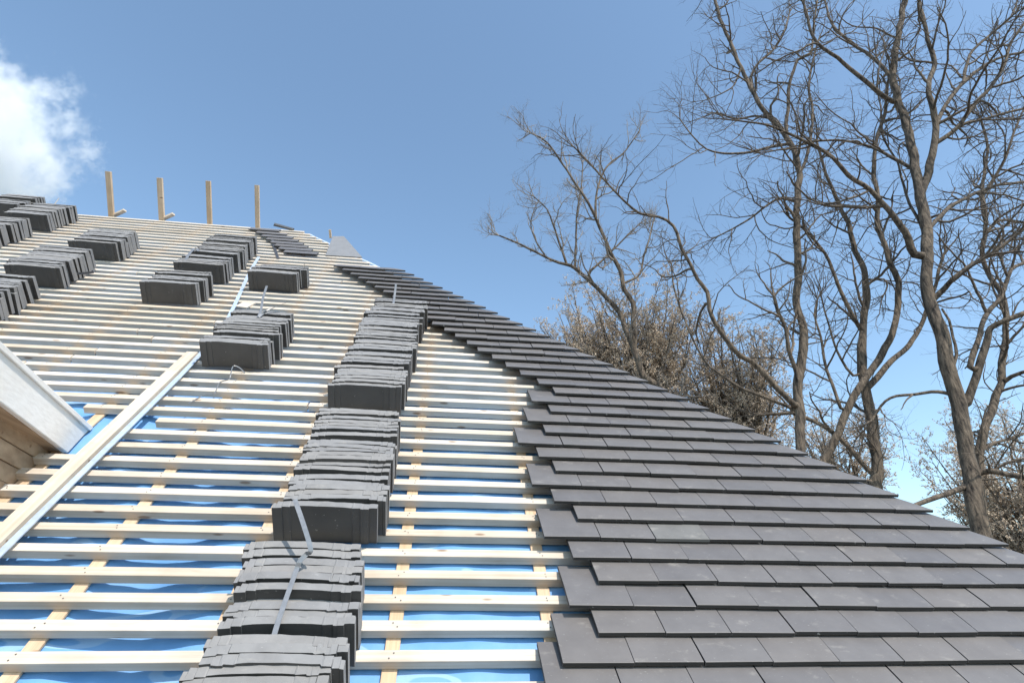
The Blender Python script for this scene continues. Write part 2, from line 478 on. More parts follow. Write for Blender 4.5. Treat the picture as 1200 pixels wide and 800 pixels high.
# ------------------------------------------------------------------ stacked tiles standing on edge
SL, SH, ST = 3.5, 1.5, 0.27
def stack_mesh(name, sagv, flip):
    """profile in x (along the batten) and y (up the slope), extruded in z; lock steps at both ends"""
    nseg = 12
    bm = bmesh.new()
    def arc(x):
        t = x / SL
        return sagv * 4 * t * (1 - t)
    front, backp = [], []
    xs = [SL * i / nseg for i in range(nseg + 1)] + [.10, .30, .52, .56, SL - .14, SL - .44, SL - .48, SL - .80, SL - .84]
    xs = sorted(set(round(x, 3) for x in xs))
    for x in xs:
        f = arc(x); bk = arc(x) + ST
        if x <= .305: f -= .055                    # thick side lip
        if x <= .105: bk -= .07
        if abs(x - .54) < .03: f -= .03
        if abs(x - (SL - .82)) < .03: f -= .03
        if abs(x - (SL - .46)) < .03: f -= .03
        if x >= SL - .145: f += .07; bk += .05
        front.append((x, f)); backp.append((x, bk))
    prof = []
    prev = None
    def stepped(lst):
        out = []
        for p in lst:
            if out and abs(p[1] - out[-1][1]) > .025:
                out.append((p[0] if p[0] - out[-1][0] < .08 else out[-1][0] + .02, p[1]))
            out.append(p)
        res = []
        for p in out:
            if not res or (abs(p[0] - res[-1][0]) + abs(p[1] - res[-1][1])) > 1e-4: res.append(p)
        return res
    F, B = stepped(front), stepped(backp)
    if flip:
        F, B = [(SL - x, y) for x, y in reversed(F)], [(SL - x, y) for x, y in reversed(B)]
    prof = F + list(reversed(B))
    lo = [bm.verts.new((x * G, y * G, 0)) for x, y in prof]
    hi = [bm.verts.new((x * G, y * G, (SH + .012 * math.sin(x * 2) + random.uniform(-.012, .012)) * G)) for x, y in prof]
    m = len(prof)
    for i in range(m):
        j = (i + 1) % m
        bm.faces.new([lo[i], lo[j], hi[j], hi[i]])
    nf, nb = len(F), len(B)
    # caps as strips between front and back
    def cap(ring, rev):
        fr = ring[:nf]; bk = list(reversed(ring[nf:]))
        i = j = 0
        while i < nf - 1 or j < nb - 1:
            if j >= nb - 1 or (i < nf - 1 and fr[i + 1].co.x <= bk[j + 1].co.x): tri = [fr[i], fr[i + 1], bk[j]]; i += 1
            else: tri = [fr[i], bk[j + 1], bk[j]]; j += 1
            try: bm.faces.new(tri if not rev else tri[::-1])
            except ValueError: pass
    cap(hi, False); cap(lo, True)
    bmesh.ops.recalc_face_normals(bm, faces=bm.faces)
    for f in bm.faces:
        f.normal_update()
        if abs(f.normal.z) > .8 or (abs(f.normal.x) > .7 and (min(v.co.x for v in f.verts) < .05 * G or max(v.co.x for v in f.verts) > (SL - .05) * G)): f.material_index = 1
    me = bpy.data.meshes.new(name); bm.to_mesh(me); bm.free()
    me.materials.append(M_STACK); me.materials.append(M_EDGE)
    return me
SMESH = [stack_mesh('stacked_tile', .12, False), stack_mesh('stacked_tile', .17, False), stack_mesh('stacked_tile', .08, False), stack_mesh('stacked_tile', .14, True)]

def bundle(desc, v0, v1, ur, group, step=.36, lean=0.0, ur1=None, drop=True, jit=.19):
    items = []
    v, left, shift, hh, dl = v0, random.choice((1, 2)), 0.0, 0.0, 0.0
    while v + ST <= v1 + .05:
        items.append((v, shift + random.uniform(-.06, .06), hh + random.choice((0, 0, 0, .02, .05)), dl))
        v += ST + random.choice((.008, .015, .02, .03, .05))
        left -= 1
        if left <= 0:
            left = random.choice((1, 2, 2, 3, 3, 4, 5))
            v += random.choice((.04, .08, .14, .22))
            shift = random.uniform(-jit, jit)
            hh = random.choice((0, .0, .03, .07)); dl = random.uniform(-.05, .10)
    n = len(items)
    for i, (v, sh, h, dl) in enumerate(items):
        s = i / max(1, n - 1)
        u = ur + ((ur1 - ur) * s if ur1 is not None else 0) - SL + sh
        if drop and i and random.random() < .22 and .40 < v - math.floor(v) < .70: h = -.26     # stands down in the gap between battens
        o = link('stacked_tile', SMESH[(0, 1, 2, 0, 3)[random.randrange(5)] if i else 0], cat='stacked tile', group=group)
        R = Matrix.Rotation(random.uniform(-.022, .022), 4, 'Z') @ Matrix.Rotation(-(lean + dl + random.uniform(-.022, .022)), 4, 'X') @ Matrix.Rotation(random.uniform(-.012, .012), 4, 'Y')
        o.matrix_world = ROOF_M @ Matrix.Translation((u * G, v * G, (h + .006) * G)) @ R
        if i == 0: o['label'] = 'front tile, its broad face showing, of %s' % desc
        elif i == n - 1: o['label'] = 'rearmost tile on edge of %s' % desc
        else: o['label'] = 'tile on edge, %s from the front of %s' % (ordw(i), desc)

bundle('the strapped stack at the bottom edge', -2.6, 3.05, -2.3, 'tiles in the strapped stack at the bottom edge', .40, 0.03)
bundle('the second stack, mid column', 4.5, 11.1, -2.13, 'tiles in the second stack up the middle column', .38, 0.02)
bundle('the longest stack, mid column', 13.4, 26.3, -2.25, 'tiles in the long upper stack of the middle column', .40, 0.03, -1.8)
bundle('the stack with two straps', 17.6, 22.5, -9.85, 'tiles in the stack left of centre', .42, 0.02, -9.65)
bundle('the short stack left of the hip', 30.6, 32.6, -11.75, 'tiles in the short stack under the single hung tiles', .40, -0.04, -11.35, False)
bundle('the front stack below the posts', 26.6, 29.4, -17.25, 'tiles in the stack below the posts, front part', .42, 0.03)
bundle('the strapped stack below the posts', 31.5, 33.6, -17.3, 'tiles in the stack below the posts, middle part', .42, 0.02, -17.5)
bundle('the rear stack below the posts', 34.6, 40.4, -17.35, 'tiles in the stack below the posts, rear part', .45, 0.0, -17.75)
bundle('the upper stack left of the posts', 35.4, 39.9, -26.85, 'tiles in the upper stack of the second column from left', .42, -0.05, -27.4)
bundle('the lower stack left of the posts', 28.5, 33.3, -26.85, 'tiles in the middle stack of the second column from left', .42, -0.04, -27.4)
bundle('the left-edge stack above the dormer', 20.9, 26.5, -26.45, 'tiles in the stack at the left edge above the dormer', .42, -0.04, -27.1)
bundle('the upper stack under the cloud', 42.9, 47.6, -36.6, 'tiles in the upper stack under the cloud', .46, -0.02, -36.95)
bundle('the lower stack under the cloud', 37.0, 41.3, -36.8, 'tiles in the lower stack under the cloud', .45, -0.05, -37.1)
bundle('the farthest stack, at top left', 46.2, 50.4, -41.4, 'tiles in the farthest stack at top left', .45, -0.02)

# ------------------------------------------------------------------ ribbons: straps, steel strip
def ribbon(name, pts, width, thick, m, label, cat, wdir=None, group=None):
    """pts in roof coordinates (u, v, h); a thin strip with real thickness, its width across the path"""
    P = [Vector(p) for p in pts]
    # resample (Catmull-Rom)
    R_ = []
    for i in range(len(P) - 1):
        p0, p1, p2, p3 = P[max(0, i - 1)], P[i], P[i + 1], P[min(len(P) - 1, i + 2)]
        for s in range(6):
            t = s / 6
            R_.append(.5 * ((2 * p1) + (p2 - p0) * t + (2 * p0 - 5 * p1 + 4 * p2 - p3) * t * t + (3 * p1 - p0 - 3 * p2 + p3) * t ** 3))
    R_.append(P[-1])
    vs, fs = [], []
    for i, p in enumerate(R_):
        tg = (R_[min(i + 1, len(R_) - 1)] - R_[max(i - 1, 0)]).normalized()
        wd = Vector(wdir) if wdir else Vector((1, 0, 0))
        wd = (wd - tg * wd.dot(tg)).normalized()
        nn = tg.cross(wd).normalized()
        for a, b in ((-1, -1), (1, -1), (1, 1), (-1, 1)):
            vs.append((p + wd * a * width / 2 + nn * b * thick / 2) * G)
    for i in range(len(R_) - 1):
        for k in range(4):
            a = i * 4 + k; b = i * 4 + (k + 1) % 4
            fs.append((a, b, b + 4, a + 4))
    fs.append((0, 1, 2, 3)); fs.append(tuple(len(vs) - 1 - k for k in range(4)))
    me = pyd(name, vs, fs)
    bm = bmesh.new(); bm.from_mesh(me); bmesh.ops.recalc_face_normals(bm, faces=bm.faces); bm.to_mesh(me); bm.free()
    o = link(name, me, m, label=label, cat=cat, group=group)
    o.matrix_world = ROOF_M
    return o
def rp(x, y, h): return tuple(on_roof(x, y, h))
ribbon('strap', [rp(321, 745, 1.54), rp(328, 722, 1.60), rp(345, 674, 1.66), rp(351, 658, 1.85), rp(359, 649, 1.98), rp(364, 643, 2.1), rp(355, 612, 2.5), rp(345.5, 585, 2.75)],
       .14, .02, M_STRAP, 'grey strap with its loose end standing up over the bottom stack', 'strap')
ribbon('strap', [rp(460.5, 358, 1.5), rp(462, 350, 1.62), rp(463, 342, 1.9), rp(464, 333, 2.3)], .14, .02, M_STRAP,
       'grey strap end sticking up from the long upper stack of the middle column', 'strap')
ribbon('strap', [rp(302, 372, 1.56), rp(305.6, 364, 1.6), rp(308, 350, 2.0), rp(312.7, 335, 2.55)], .14, .02, M_STRAP,
       'longer upright grey strap end on the stack left of centre', 'strap')
ribbon('strap', [rp(303, 371, 1.62), rp(310, 366, 1.7), rp(322, 360, 1.85), rp(337, 354, 2.1)], .16, .02, M_STRAP,
       'grey strap end bent towards the right on the stack left of centre', 'strap', wdir=(.5, 1, 0))
ribbon('strap', [rp(216, 309, 1.35), rp(219, 302, 1.58), rp(223, 296, 1.66), rp(228, 291, 1.75), rp(233, 294, 1.62)], .2, .02, M_STRAP,
       'grey strap arching over the middle part of the stack below the posts', 'strap')
ribbon('strap', [rp(287, 437, .02), rp(281, 431, .3), rp(275, 428.5, .45), rp(272, 431, .4), rp(270, 440, .1), rp(268.5, 444, .03), rp(257.5, 448, .03), rp(251, 461, .03), rp(239.5, 462.5, .03), rp(221, 472.5, .03)],
       .05, .02, M_STRAP, 'thin grey strap curled across battens in front of the stack left of centre', 'strap', wdir=(.6, 1, 0))
ribbon('strap', [rp(319, 281, .28), rp(322, 291, .1), rp(326, 303, .06)], .22, .02, M_DSTRAP, 'black strap lying across battens behind the short stack', 'strap')
ribbon('strap', [rp(78, 320.5, .6), rp(92, 320.5, .5), rp(110, 319, .35)], .16, .02, M_DSTRAP, 'black strap end beside the middle stack of the second column', 'strap', wdir=(0, 0, 1))
ribbon('steel_strip', [(-13.85, 1.0, .22), (-13.82, 8, .22), (-13.8, 14, .22), (-13.92, 18, .16), (-14.2, 21.5, .08), (-14.55, 24.5, .06), (-15.4, 29, .06), (-16.5, 34.5, .06), (-17.3, 39.3, .06)],
       .24, .05, M_STEEL, 'long blue-grey metal strip running up the battens beside the plank', 'metal strip')

# loose plank on the battens
bm = bmesh.new(); box_bm(bm, -14.68 * G, -14.08 * G, -1.0 * G, 18.9 * G, .012 * G, .30 * G, .0006)
o = link('plank', finish(bm, 'plank', 0.002), M_PLANK, label='long pale wooden plank lying up the slope across the battens', cat='plank'); o.matrix_world = ROOF_M
# wood offcut
bm = bmesh.new(); box_bm(bm, -.42 * G, .42 * G, -.55 * G, .55 * G, 0, .1 * G, .002)
o = link('wood_offcut', finish(bm, 'wood_offcut', 0.001), M_BATTEN, label='small pale wood offcut lying behind the stack with two straps', cat='offcut')
q = on_roof(288, 356.5, .1); o.matrix_world = ROOF_M @ Matrix.Translation((q.x * G, q.y * G, .01 * G)) @ Matrix.Rotation(-.25, 4, 'Z')

# ------------------------------------------------------------------ posts at the ridge
def px_of(P):
    d = P - CAM
    z = d.dot(FW)
    return 600 + FPX * d.dot(RT) / z, 400 - FPX * d.dot(UP) / z
def bar(name, A, B, w, t, m, label, cat, group=None, side=None):
    ax = (B - A); L = ax.length; ax.normalize()
    s = (side or U); s = (s - ax * s.dot(ax)).normalized(); q = ax.cross(s)
    bm = bmesh.new(); box_bm(bm, -w / 2, w / 2, -t / 2, t / 2, 0, L, .0008)
    o = link(name, finish(bm, name, 0.0015), m, label=label, cat=cat, group=group)
    o.matrix_world = Matrix(((s.x, q.x, ax.x, A.x), (s.y, q.y, ax.y, A.y), (s.z, q.z, ax.z, A.z), (0, 0, 0, 1)))
    return o
REAR = (-HD * math.cos(BETA) + Vector((0, 0, math.sin(BETA)))).normalized()
def post(x, ybase, ytop, xt, w, label):
    q = on_roof(x, ybase, 0)
    base = RP(q.x, VR - .1, -.3)
    # shift along the ridge so that it stands where the photo shows it
    for _ in range(12):
        px = px_of(base)[0]
        base += U * (x - px) * 0.008
    lo, hi = 0.05, 3
    for _ in range(40):
        m = (lo + hi) / 2
        if px_of(base + REAR * m)[1] > ytop: lo = m
        else: hi = m
    bar('timber_post', base, base + REAR * hi, w, w * .6, M_POST, label, 'post', 'timber posts standing up at the ridge')
post(131, 254, 201, 124, .066, 'leftmost of the four thin timber posts standing up at the ridge')
post(190, 260, 208.5, 187, .066, 'second from left of the thin timber posts at the ridge')
post(246, 263, 212, 244, .060, 'third from left of the thin timber posts at the ridge')
post(302, 264, 217, 300, .056, 'darker rightmost of the four thin timber posts at the ridge')
for x, y, x2, y2, lab in ((133, 257, 149, 250, 'short pale batten end lying on the ridge beside the leftmost post'),
                          (190, 262, 206, 254, 'short pale batten end lying on the ridge beside the second post')):
    q = on_roof(x, y, .1); A = RP(q.x, VR + .1, .02)
    for _ in range(12): A += U * (x - px_of(A)[0]) * .008
    bar('batten_offcut', A, A + (U * .16 + N * .085), .05, .03, M_BATTEN, lab, 'offcut', side=HD)
A = RP(-37.8, 49.2, .9)
for _ in range(12): A += U * (62 - px_of(A)[0]) * .008
bar('pale_stick', A, A + Vector((.03, 0, .14)), .007, .007, M_BATTEN, 'thin pale stick poking up from the upper stack under the cloud', 'stick')
A = RP(-13.0, 48.6, -.1)
for _ in range(12): A += U * (387.5 - px_of(A)[0]) * .008
bar('short_post', A, A + REAR * .115 - U * .012, .03, .02, M_POST, 'short weathered wooden stub standing above the grey flashing sheet', 'post')

# grey flashing sheet at the top of the hip
pts = [rp(390, 277, .1), rp(403, 277, .1), rp(424.5, 301.5, .1), rp(381.5, 299, .1)]
bm = bmesh.new()
lo = [bm.verts.new((p[0] * G, p[1] * G, .03 * G)) for p in pts]; hi = [bm.verts.new((p[0] * G, p[1] * G, .12 * G)) for p in pts]
for i in range(4): bm.faces.new([lo[i], lo[(i + 1) % 4], hi[(i + 1) % 4], hi[i]])
bm.faces.new(hi); bm.faces.new(lo[::-1])
o = link('flashing_sheet', finish(bm, 'flashing_sheet', .001), M_ZINC, label='pale grey tapered sheet lying at the top of the hip', cat='sheet'); o.matrix_world = ROOF_M

# ------------------------------------------------------------------ dormer at the left edge
A = RP(*on_roof(103, 497, -.1)); B = RP(*on_roof(75, 527, -.1))
ED = Vector((.228, -.972, .0568)).normalized()          # out of the roof towards the viewer
O = (A + B) / 2
dormer = empty('dormer', Matrix.Translation(O), label='flat-roofed timber dormer with white fascia board at the left edge', cat='dormer')
LW = -U                                                   # to the left
def solid(name, quad, ext, m, bev=0.002):
    bm = bmesh.new()
    lo = [bm.verts.new(p - O) for p in quad]; hi = [bm.verts.new(p + ext - O) for p in quad]
    for i in range(4): bm.faces.new([lo[i], lo[(i + 1) % 4], hi[(i + 1) % 4], hi[i]])
    bm.faces.new(hi); bm.faces.new(lo[::-1])
    return link(name, finish(bm, name, bev), m, dormer)
out = ED * 1.35
A0, B0 = A - ED * .05, B - ED * .05
solid('fascia_board', [A0, B0, B + out, A + out], LW * .03, M_FASCIA, .004)
up_ab = (A - B).normalized()
solid('cap_strip', [A0 + up_ab * .002, A0 - up_ab * .035, A + out - up_ab * .035, A + out + up_ab * .002], -LW * .012, M_FASCIA, .003)
bot = B + LW * .032
solid('soffit', [bot - ED * .05, bot + out, bot + out + LW * .12, bot - ED * .05 + LW * .12], Vector((0, 0, .02)), M_CHEEK, .001)
for i in range(9):                                       # rough cheek boards
    z0 = -.085 * i
    c0 = bot + LW * (.10 + .004 * (i % 3)) + Vector((0, 0, z0 - .001)) + HD * .5
    solid('cheek_board', [c0, c0 + out - HD * .5, c0 + out - HD * .5 - Vector((0, 0, .081)), c0 - Vector((0, 0, .081))], LW * .02, M_CHEEK, .002)
top = A + LW * .03
solid('dormer_roof', [top - ED * .6, top + out, top + out + LW * 1.6, top - ED * .6 + LW * 1.6], Vector((0, 0, -.05)), M_CHEEK, .002)

# ------------------------------------------------------------------ trees
class Tubes:
    def __init__(s): s.v, s.f = [], []
    def tube(s, pts, rads, sides):
        base = len(s.v)
        t = (pts[1] - pts[0]).normalized()
        a = Vector((0, 0, 1)).cross(t)
        if a.length < .1: a = Vector((1, 0, 0)).cross(t)
        a.normalize()
        n = len(pts)
        cs = [(math.cos(2 * math.pi * k / sides), math.sin(2 * math.pi * k / sides)) for k in range(sides)]
        for i, p in enumerate(pts):
            t = (pts[min(i + 1, n - 1)] - pts[max(i - 1, 0)])
            if t.length < 1e-6: t = Vector((0, 0, 1))
            t.normalize()
            a = (a - t * a.dot(t))
            if a.length < 1e-4: a = t.orthogonal()
            a.normalize(); b = t.cross(a)
            r = rads[i]
            for k, (c, d) in enumerate(cs):
                rr = r
                if sides >= 8: rr = r * (1 + .16 * noise.noise(Vector((p.x * 1.3 + c * 1.5, p.y + d * 1.5, p.z * 1.1))) + .05 * math.sin(k * 2.4 + p.z * 3))
                q = p + (a * c + b * d) * rr
                s.v.append((q.x, q.y, q.z))
        for i in range(n - 1):
            for k in range(sides):
                x = base + i * sides + k; y = base + i * sides + (k + 1) % sides
                s.f.append((x, y, y + sides, x + sides))
    def quad(s, p, a, b):
        i = len(s.v)
        for q in (p - a, p + b, p + a, p - b): s.v.append((q.x, q.y, q.z))
        s.f.append((i, i + 1, i + 2, i + 3))
    def build(s, name, m, parent, smooth=True):
        me = pyd(name, s.v, s.f, smooth)
        return link(name, me, m, parent)

rnd = random.Random(11)
def rv(): return Vector((rnd.gauss(0, 1), rnd.gauss(0, 1), rnd.gauss(0, 1)))
def smooth_path(P, R, step=.22):
    out, rad = [], []
    for i in range(len(P) - 1):
        p0, p1, p2, p3 = P[max(0, i - 1)], P[i], P[i + 1], P[min(len(P) - 1, i + 2)]
        k = max(2, int((p2 - p1).length / step))
        for s_ in range(k):
            t = s_ / k
            out.append(.5 * ((2 * p1) + (p2 - p0) * t + (2 * p0 - 5 * p1 + 4 * p2 - p3) * t * t + (3 * p1 - p0 - 3 * p2 + p3) * t ** 3))
            rad.append(R[i] + (R[i + 1] - R[i]) * t)
    out.append(P[-1]); rad.append(R[-1])
    return out, rad
def crooked(p, d, L, r0, r1, segs, gnarl, lift):
    pts, rads = [p], [r0]
    d = d.normalized()
    for i in range(segs):
        d = (d + rv() * gnarl + Vector((0, 0, lift))).normalized()
        p = p + d * (L / segs)
        pts.append(p); rads.append(r0 + (r1 - r0) * (i + 1) / segs)
    return pts, rads
def side_dir(t, spread):
    q = rv(); q = (q - t * q.dot(t)).normalized()
    a = rnd.uniform(*spread)
    return (t * math.cos(a) + q * math.sin(a)).normalized()

def sprout(tb, pts, rads, level, dens, lens, gnarl, lift, buds=None, start=.0):
    """grow side shoots along a path; level counts down"""
    n = len(pts)
    if n < 2: return
    # arc length walk
    acc = 0.0; nxt = rnd.uniform(0, 1 / dens[0])
    total = sum((pts[i + 1] - pts[i]).length for i in range(n - 1))
    for i in range(n - 1):
        seg = pts[i + 1] - pts[i]; L = seg.length
        while acc + L > nxt:
            f = (nxt - acc) / L
            p = pts[i] + seg * f
            rr = rads[i] + (rads[i + 1] - rads[i]) * f
            if nxt > start * total:
                t = seg.normalized()
                ln = lens[0] * rnd.uniform(.45, 1.35) * (1.1 - .45 * nxt / total)
                r0 = min(rr * .7, (.0050, .0105, .022, .046)[level - 1] * rnd.uniform(.75, 1.25))
                sg = (4, 6, 8, 12)[level - 1]
                c, cr = crooked(p, side_dir(t, (.6, 1.25)), ln, r0, r0 * .38, sg, gnarl, lift)
                tb.tube(c, cr, (3, 4, 5, 6)[level - 1])
                if level > 1:
                    sprout(tb, c, cr, level - 1, dens[1:], lens[1:], gnarl, lift, buds, .12)
                if buds is not None and level <= 2:
                    for _ in range(buds[1]):
                        q = c[rnd.randrange(1, len(c))] + rv() * .02
                        s_ = buds[2] * rnd.uniform(.6, 1.4)
                        aa = rv().normalized(); bb = aa.cross(rv()).normalized()
                        buds[0].quad(q, aa * s_, bb * s_ * .55)
            nxt += rnd.expovariate(dens[0]) * .6 + .4 / dens[0]
        acc += L

def traced_tree(name, label, dist, limbs, scale=1.0, dens=(0.95, 2.1, 3.3, 3.8), lens=(2.8, 1.4, .75, .38), gnarl=.16, lift=.035, twig=None, base_ext=True, group='bare trees behind the roof'):
    """limbs: list of (px polyline, start width px, end width px, depth drift m, sprout?)"""
    root_p = at(limbs[0][0][0][0], limbs[0][0][0][1], dist)
    root = empty(name, Matrix.Translation((root_p.x, root_p.y, 0)), label=label, cat='tree', group=group)
    off = Vector((root_p.x, root_p.y, 0))
    tr, tw = Tubes(), Tubes()
    samples = []
    for k, (pl, w0, w1, drift, off0, sp) in enumerate(limbs):
        m = len(pl); P, R = [], []
        base_d = dist + off0
        near = None
        if k:
            near = min(samples, key=lambda q: (q[0] - pl[0][0]) ** 2 + (q[1] - pl[0][1]) ** 2)
            base_d = near[2].y + off.y
        for i, (x, y) in enumerate(pl):
            s = i / max(1, m - 1)
            dd = base_d + drift * s + noise.noise(Vector((k * 3.7, i * .6, dist))) * .25 * s
            p = at(x, y, dd); P.append(p - off)
            z = (p - CAM).dot(FW)
            R.append(max(.004, .80 * (w0 + (w1 - w0) * s ** .8) / 2 * z / FPX))
        if near:
            if (near[0] - pl[0][0]) ** 2 + (near[1] - pl[0][1]) ** 2 > 64: P = [near[2]] + P; R = [R[0]] + R
            else: P[0] = near[2]
        if k == 0 and base_ext:
            d = (P[0] - P[1]).normalized(); d = (d * .35 + Vector((0, 0, -1))).normalized()
            low = P[0].z
            P = [P[0] + d * (low / -d.z), P[0] + d * (low / -d.z) * .5] + P
            R = [R[0] * 1.5, R[0] * 1.15] + R
        pts, rads = smooth_path(P, R)
        # knobbly wander
        for i in range(1, len(pts) - 1):
            pts[i] = pts[i] + Vector((noise.noise(pts[i] * 1.7), noise.noise(pts[i] * 1.7 + Vector((5, 1, 2))), 0)) * min(.06, .7 * rads[i])
        samples += [(*px_of(p + off), p) for p in pts]
        tr.tube(pts, rads, 12 if w0 > 8 else (8 if w0 > 4 else 6))
        if sp:
            st = sp if isinstance(sp, float) else .1
            sprout(tw, pts, rads, 4, dens, lens, gnarl, lift, None, st)
            sprout(tw, pts, rads, 3, (1.5,) + dens[2:], lens[1:], gnarl, lift, None, st)
            # forked tip
            t = (pts[-1] - pts[-2]).normalized()
            for _ in range(3):
                c, cr = crooked(pts[-1], (t + rv() * .35).normalized(), lens[1] * rnd.uniform(.8, 1.5), rads[-1] * .8, .004, 8, gnarl, lift)
                tw.tube(c, cr, 5); sprout(tw, c, cr, 2, dens[2:], lens[2:], gnarl, lift, None, .1)
    tr.build('trunk', M_BARK, root)
    tw.build('crown', twig or M_TWIG, root)
    return root

# each limb: (points, width at start, width at end, depth drift, depth offset, sprouts from fraction)
DT = [
 ([(1158, 662), (1150, 637), (1146, 608), (1140, 569), (1133, 524), (1124, 475), (1110, 421), (1099, 384), (1089, 354), (1085.6, 316), (1085, 277), (1080, 232), (1074, 202), (1069, 172), (1059, 135), (1048, 101), (1048, 64), (1056, 26), (1062, -20)], 27, 7, .6, 0, .62),
 ([(1078, 228), (1087.5, 202), (1093, 176), (1097, 150), (1093, 127), (1087.5, 105), (1095, 75), (1087.5, 45), (1080, 15), (1074, -12)], 12, 4, -1.0, .05, .3),
 ([(1097, 168), (1121, 150), (1142, 122), (1162, 101), (1177, 75), (1185, 49), (1200, 28), (1215, 5)], 7, 3, -1.2, -.3, .1),
 ([(1094, 150), (1106, 127), (1129, 97), (1151, 79), (1174, 67), (1202, 61)], 7, 3, .8, -.2, .1),
 ([(1129, 97), (1132, 78), (1140, 60), (1166, 36), (1185, 19), (1194, -4)], 5, 2.5, .8, .2, .1),
 ([(1053, 121), (1042, 116), (1020, 101), (997, 82), (982, 67), (964, 56), (952, 41), (945, 15), (937, -8)], 8, 3, -.9, .3, .1),
 ([(1049, 90), (1027, 71), (1005, 56), (982, 37), (971, 19), (965, -8)], 6, 2.5, 1.2, .3, .1),
 ([(1071, 298), (1064, 280), (1056, 264), (1042, 246), (1020, 223), (994, 206), (975, 184), (941, 165), (909, 150), (885, 144), (850, 140)], 11, 2, -1.4, .2, .2),
 ([(1070, 200), (1055, 190), (1042, 184), (1020, 172), (990, 165), (960, 165), (930, 172), (900, 178)], 6, 2, 1.0, .2, .1),
 ([(1096, 352), (1108, 337), (1117, 327), (1140, 309), (1166, 294), (1205, 264)], 9, 4, -1.2, .1, .1),
 ([(1133, 472), (1143, 442), (1150, 420), (1157, 395), (1161, 384), (1177, 376), (1205, 365)], 12, 7, -.8, .1, .3),
 ([(1137, 430), (1147, 391), (1155, 369), (1174, 346), (1185, 316), (1203, 307)], 8, 5, .9, .2, .2),
 ([(1128, 571), (1115, 576), (1097, 582), (1078, 589), (1060, 596), (1040, 603)], 8, 5.5, -1.0, 0, False),
 ([(1150, 553), (1165, 552), (1182, 556), (1205, 559)], 9, 7, -.6, 0, .3),
 ([(1091, 270), (1104, 252), (1117, 240), (1147, 225), (1170, 217), (1205, 213)], 6, 4, 1.2, 0, .1),
 ([(1097, 167), (1112, 157), (1129, 146), (1155, 139), (1205, 126)], 6, 3, -.4, -.3, .1),
 ([(1116, 461), (1106, 460), (1091, 459), (1072, 462), (1050, 464), (1037, 470), (1028, 482), (1022, 492)], 6, 3, .8, 0, .3),
 ([(1092, 290), (1078, 262), (1066, 240), (1058, 215), (1052, 190), (1035, 160), (1032, 130), (1028, 100)], 5, 2, 1.5, .2, .2),
 ([(1118, 440), (1121, 415), (1116, 395), (1112, 375), (1104, 362)], 5, 3, .6, .1, False),
]
traced_tree('bare_tree', 'largest bare tree at right with thick furrowed trunk and wide forking limbs', 13.0, DT)
ET = [
 ([(1153, 640), (1150, 605), (1148, 530), (1156, 497), (1166, 471), (1172, 449), (1175, 425), (1179, 384), (1177, 350), (1166, 331), (1151, 301), (1155, 262), (1151, 225), (1155, 195), (1157, 169), (1149, 139)], 14, 3, .5, 0, .35),
 ([(1152, 532), (1163, 520), (1182, 514), (1205, 506)], 5, 3.5, .4, 0, .2),
 ([(1172, 446), (1185, 441), (1205, 434)], 7, 5, -.4, 0, .3),
 ([(1153, 275), (1165, 262), (1178, 258), (1205, 261)], 5, 3, .5, .1, .1),
 ([(1152, 228), (1168, 205), (1180, 180), (1190, 150), (1204, 120)], 5, 2.5, -.5, .1, .1),
]
traced_tree('bare_tree', 'slim bare tree close behind the largest one, leaning right near the photo edge', 15.5, ET)
CT_ = [
 ([(1029, 590), (1027, 556), (1024, 515), (1018, 474), (1012, 447), (1009, 425), (1009, 402), (1013, 372), (1014, 335), (1009, 309), (999, 286), (994, 260), (984, 240), (973, 217), (964, 191), (957, 165)], 18, 3, .5, 0, .4),
 ([(948, 572), (960, 549), (979, 515), (997, 470), (1020, 436), (1042, 399), (1052, 365), (1053, 331), (1042, 309), (1035, 282), (1029, 260), (1029, 240), (1024, 187), (1029, 157), (1037, 131), (1040, 100)], 13, 4, -1.0, -.5, .45),
 ([(1017, 452), (1024, 447), (1042, 425), (1065, 404), (1080, 380), (1086, 361), (1096, 335), (1105, 300)], 10, 4, .9, 0, .4),
 ([(1008, 385), (1005, 380), (990, 354), (979, 324), (967, 297), (949, 275), (937, 264), (925, 255)], 7, 3, -.8, 0, .3),
 ([(1026, 560), (1015, 548), (990, 519), (967, 500), (946, 490), (930, 484)], 8, 6, .6, -.2, .5),
 ([(1012, 330), (1022, 328), (1036, 327), (1040, 335), (1036, 345)], 4, 2, .4, 0, .3),
 ([(985, 478), (975, 450), (965, 420), (962, 395), (955, 370), (958, 350)], 5, 2.5, .6, -.2, .2),
 ([(1000, 440), (985, 420), (975, 395), (968, 370), (962, 345)], 4, 2, .6, .1, .2),
]
traced_tree('bare_tree', 'bare tree with crossing V-shaped limbs between two straighter trunks', 15.0, CT_)
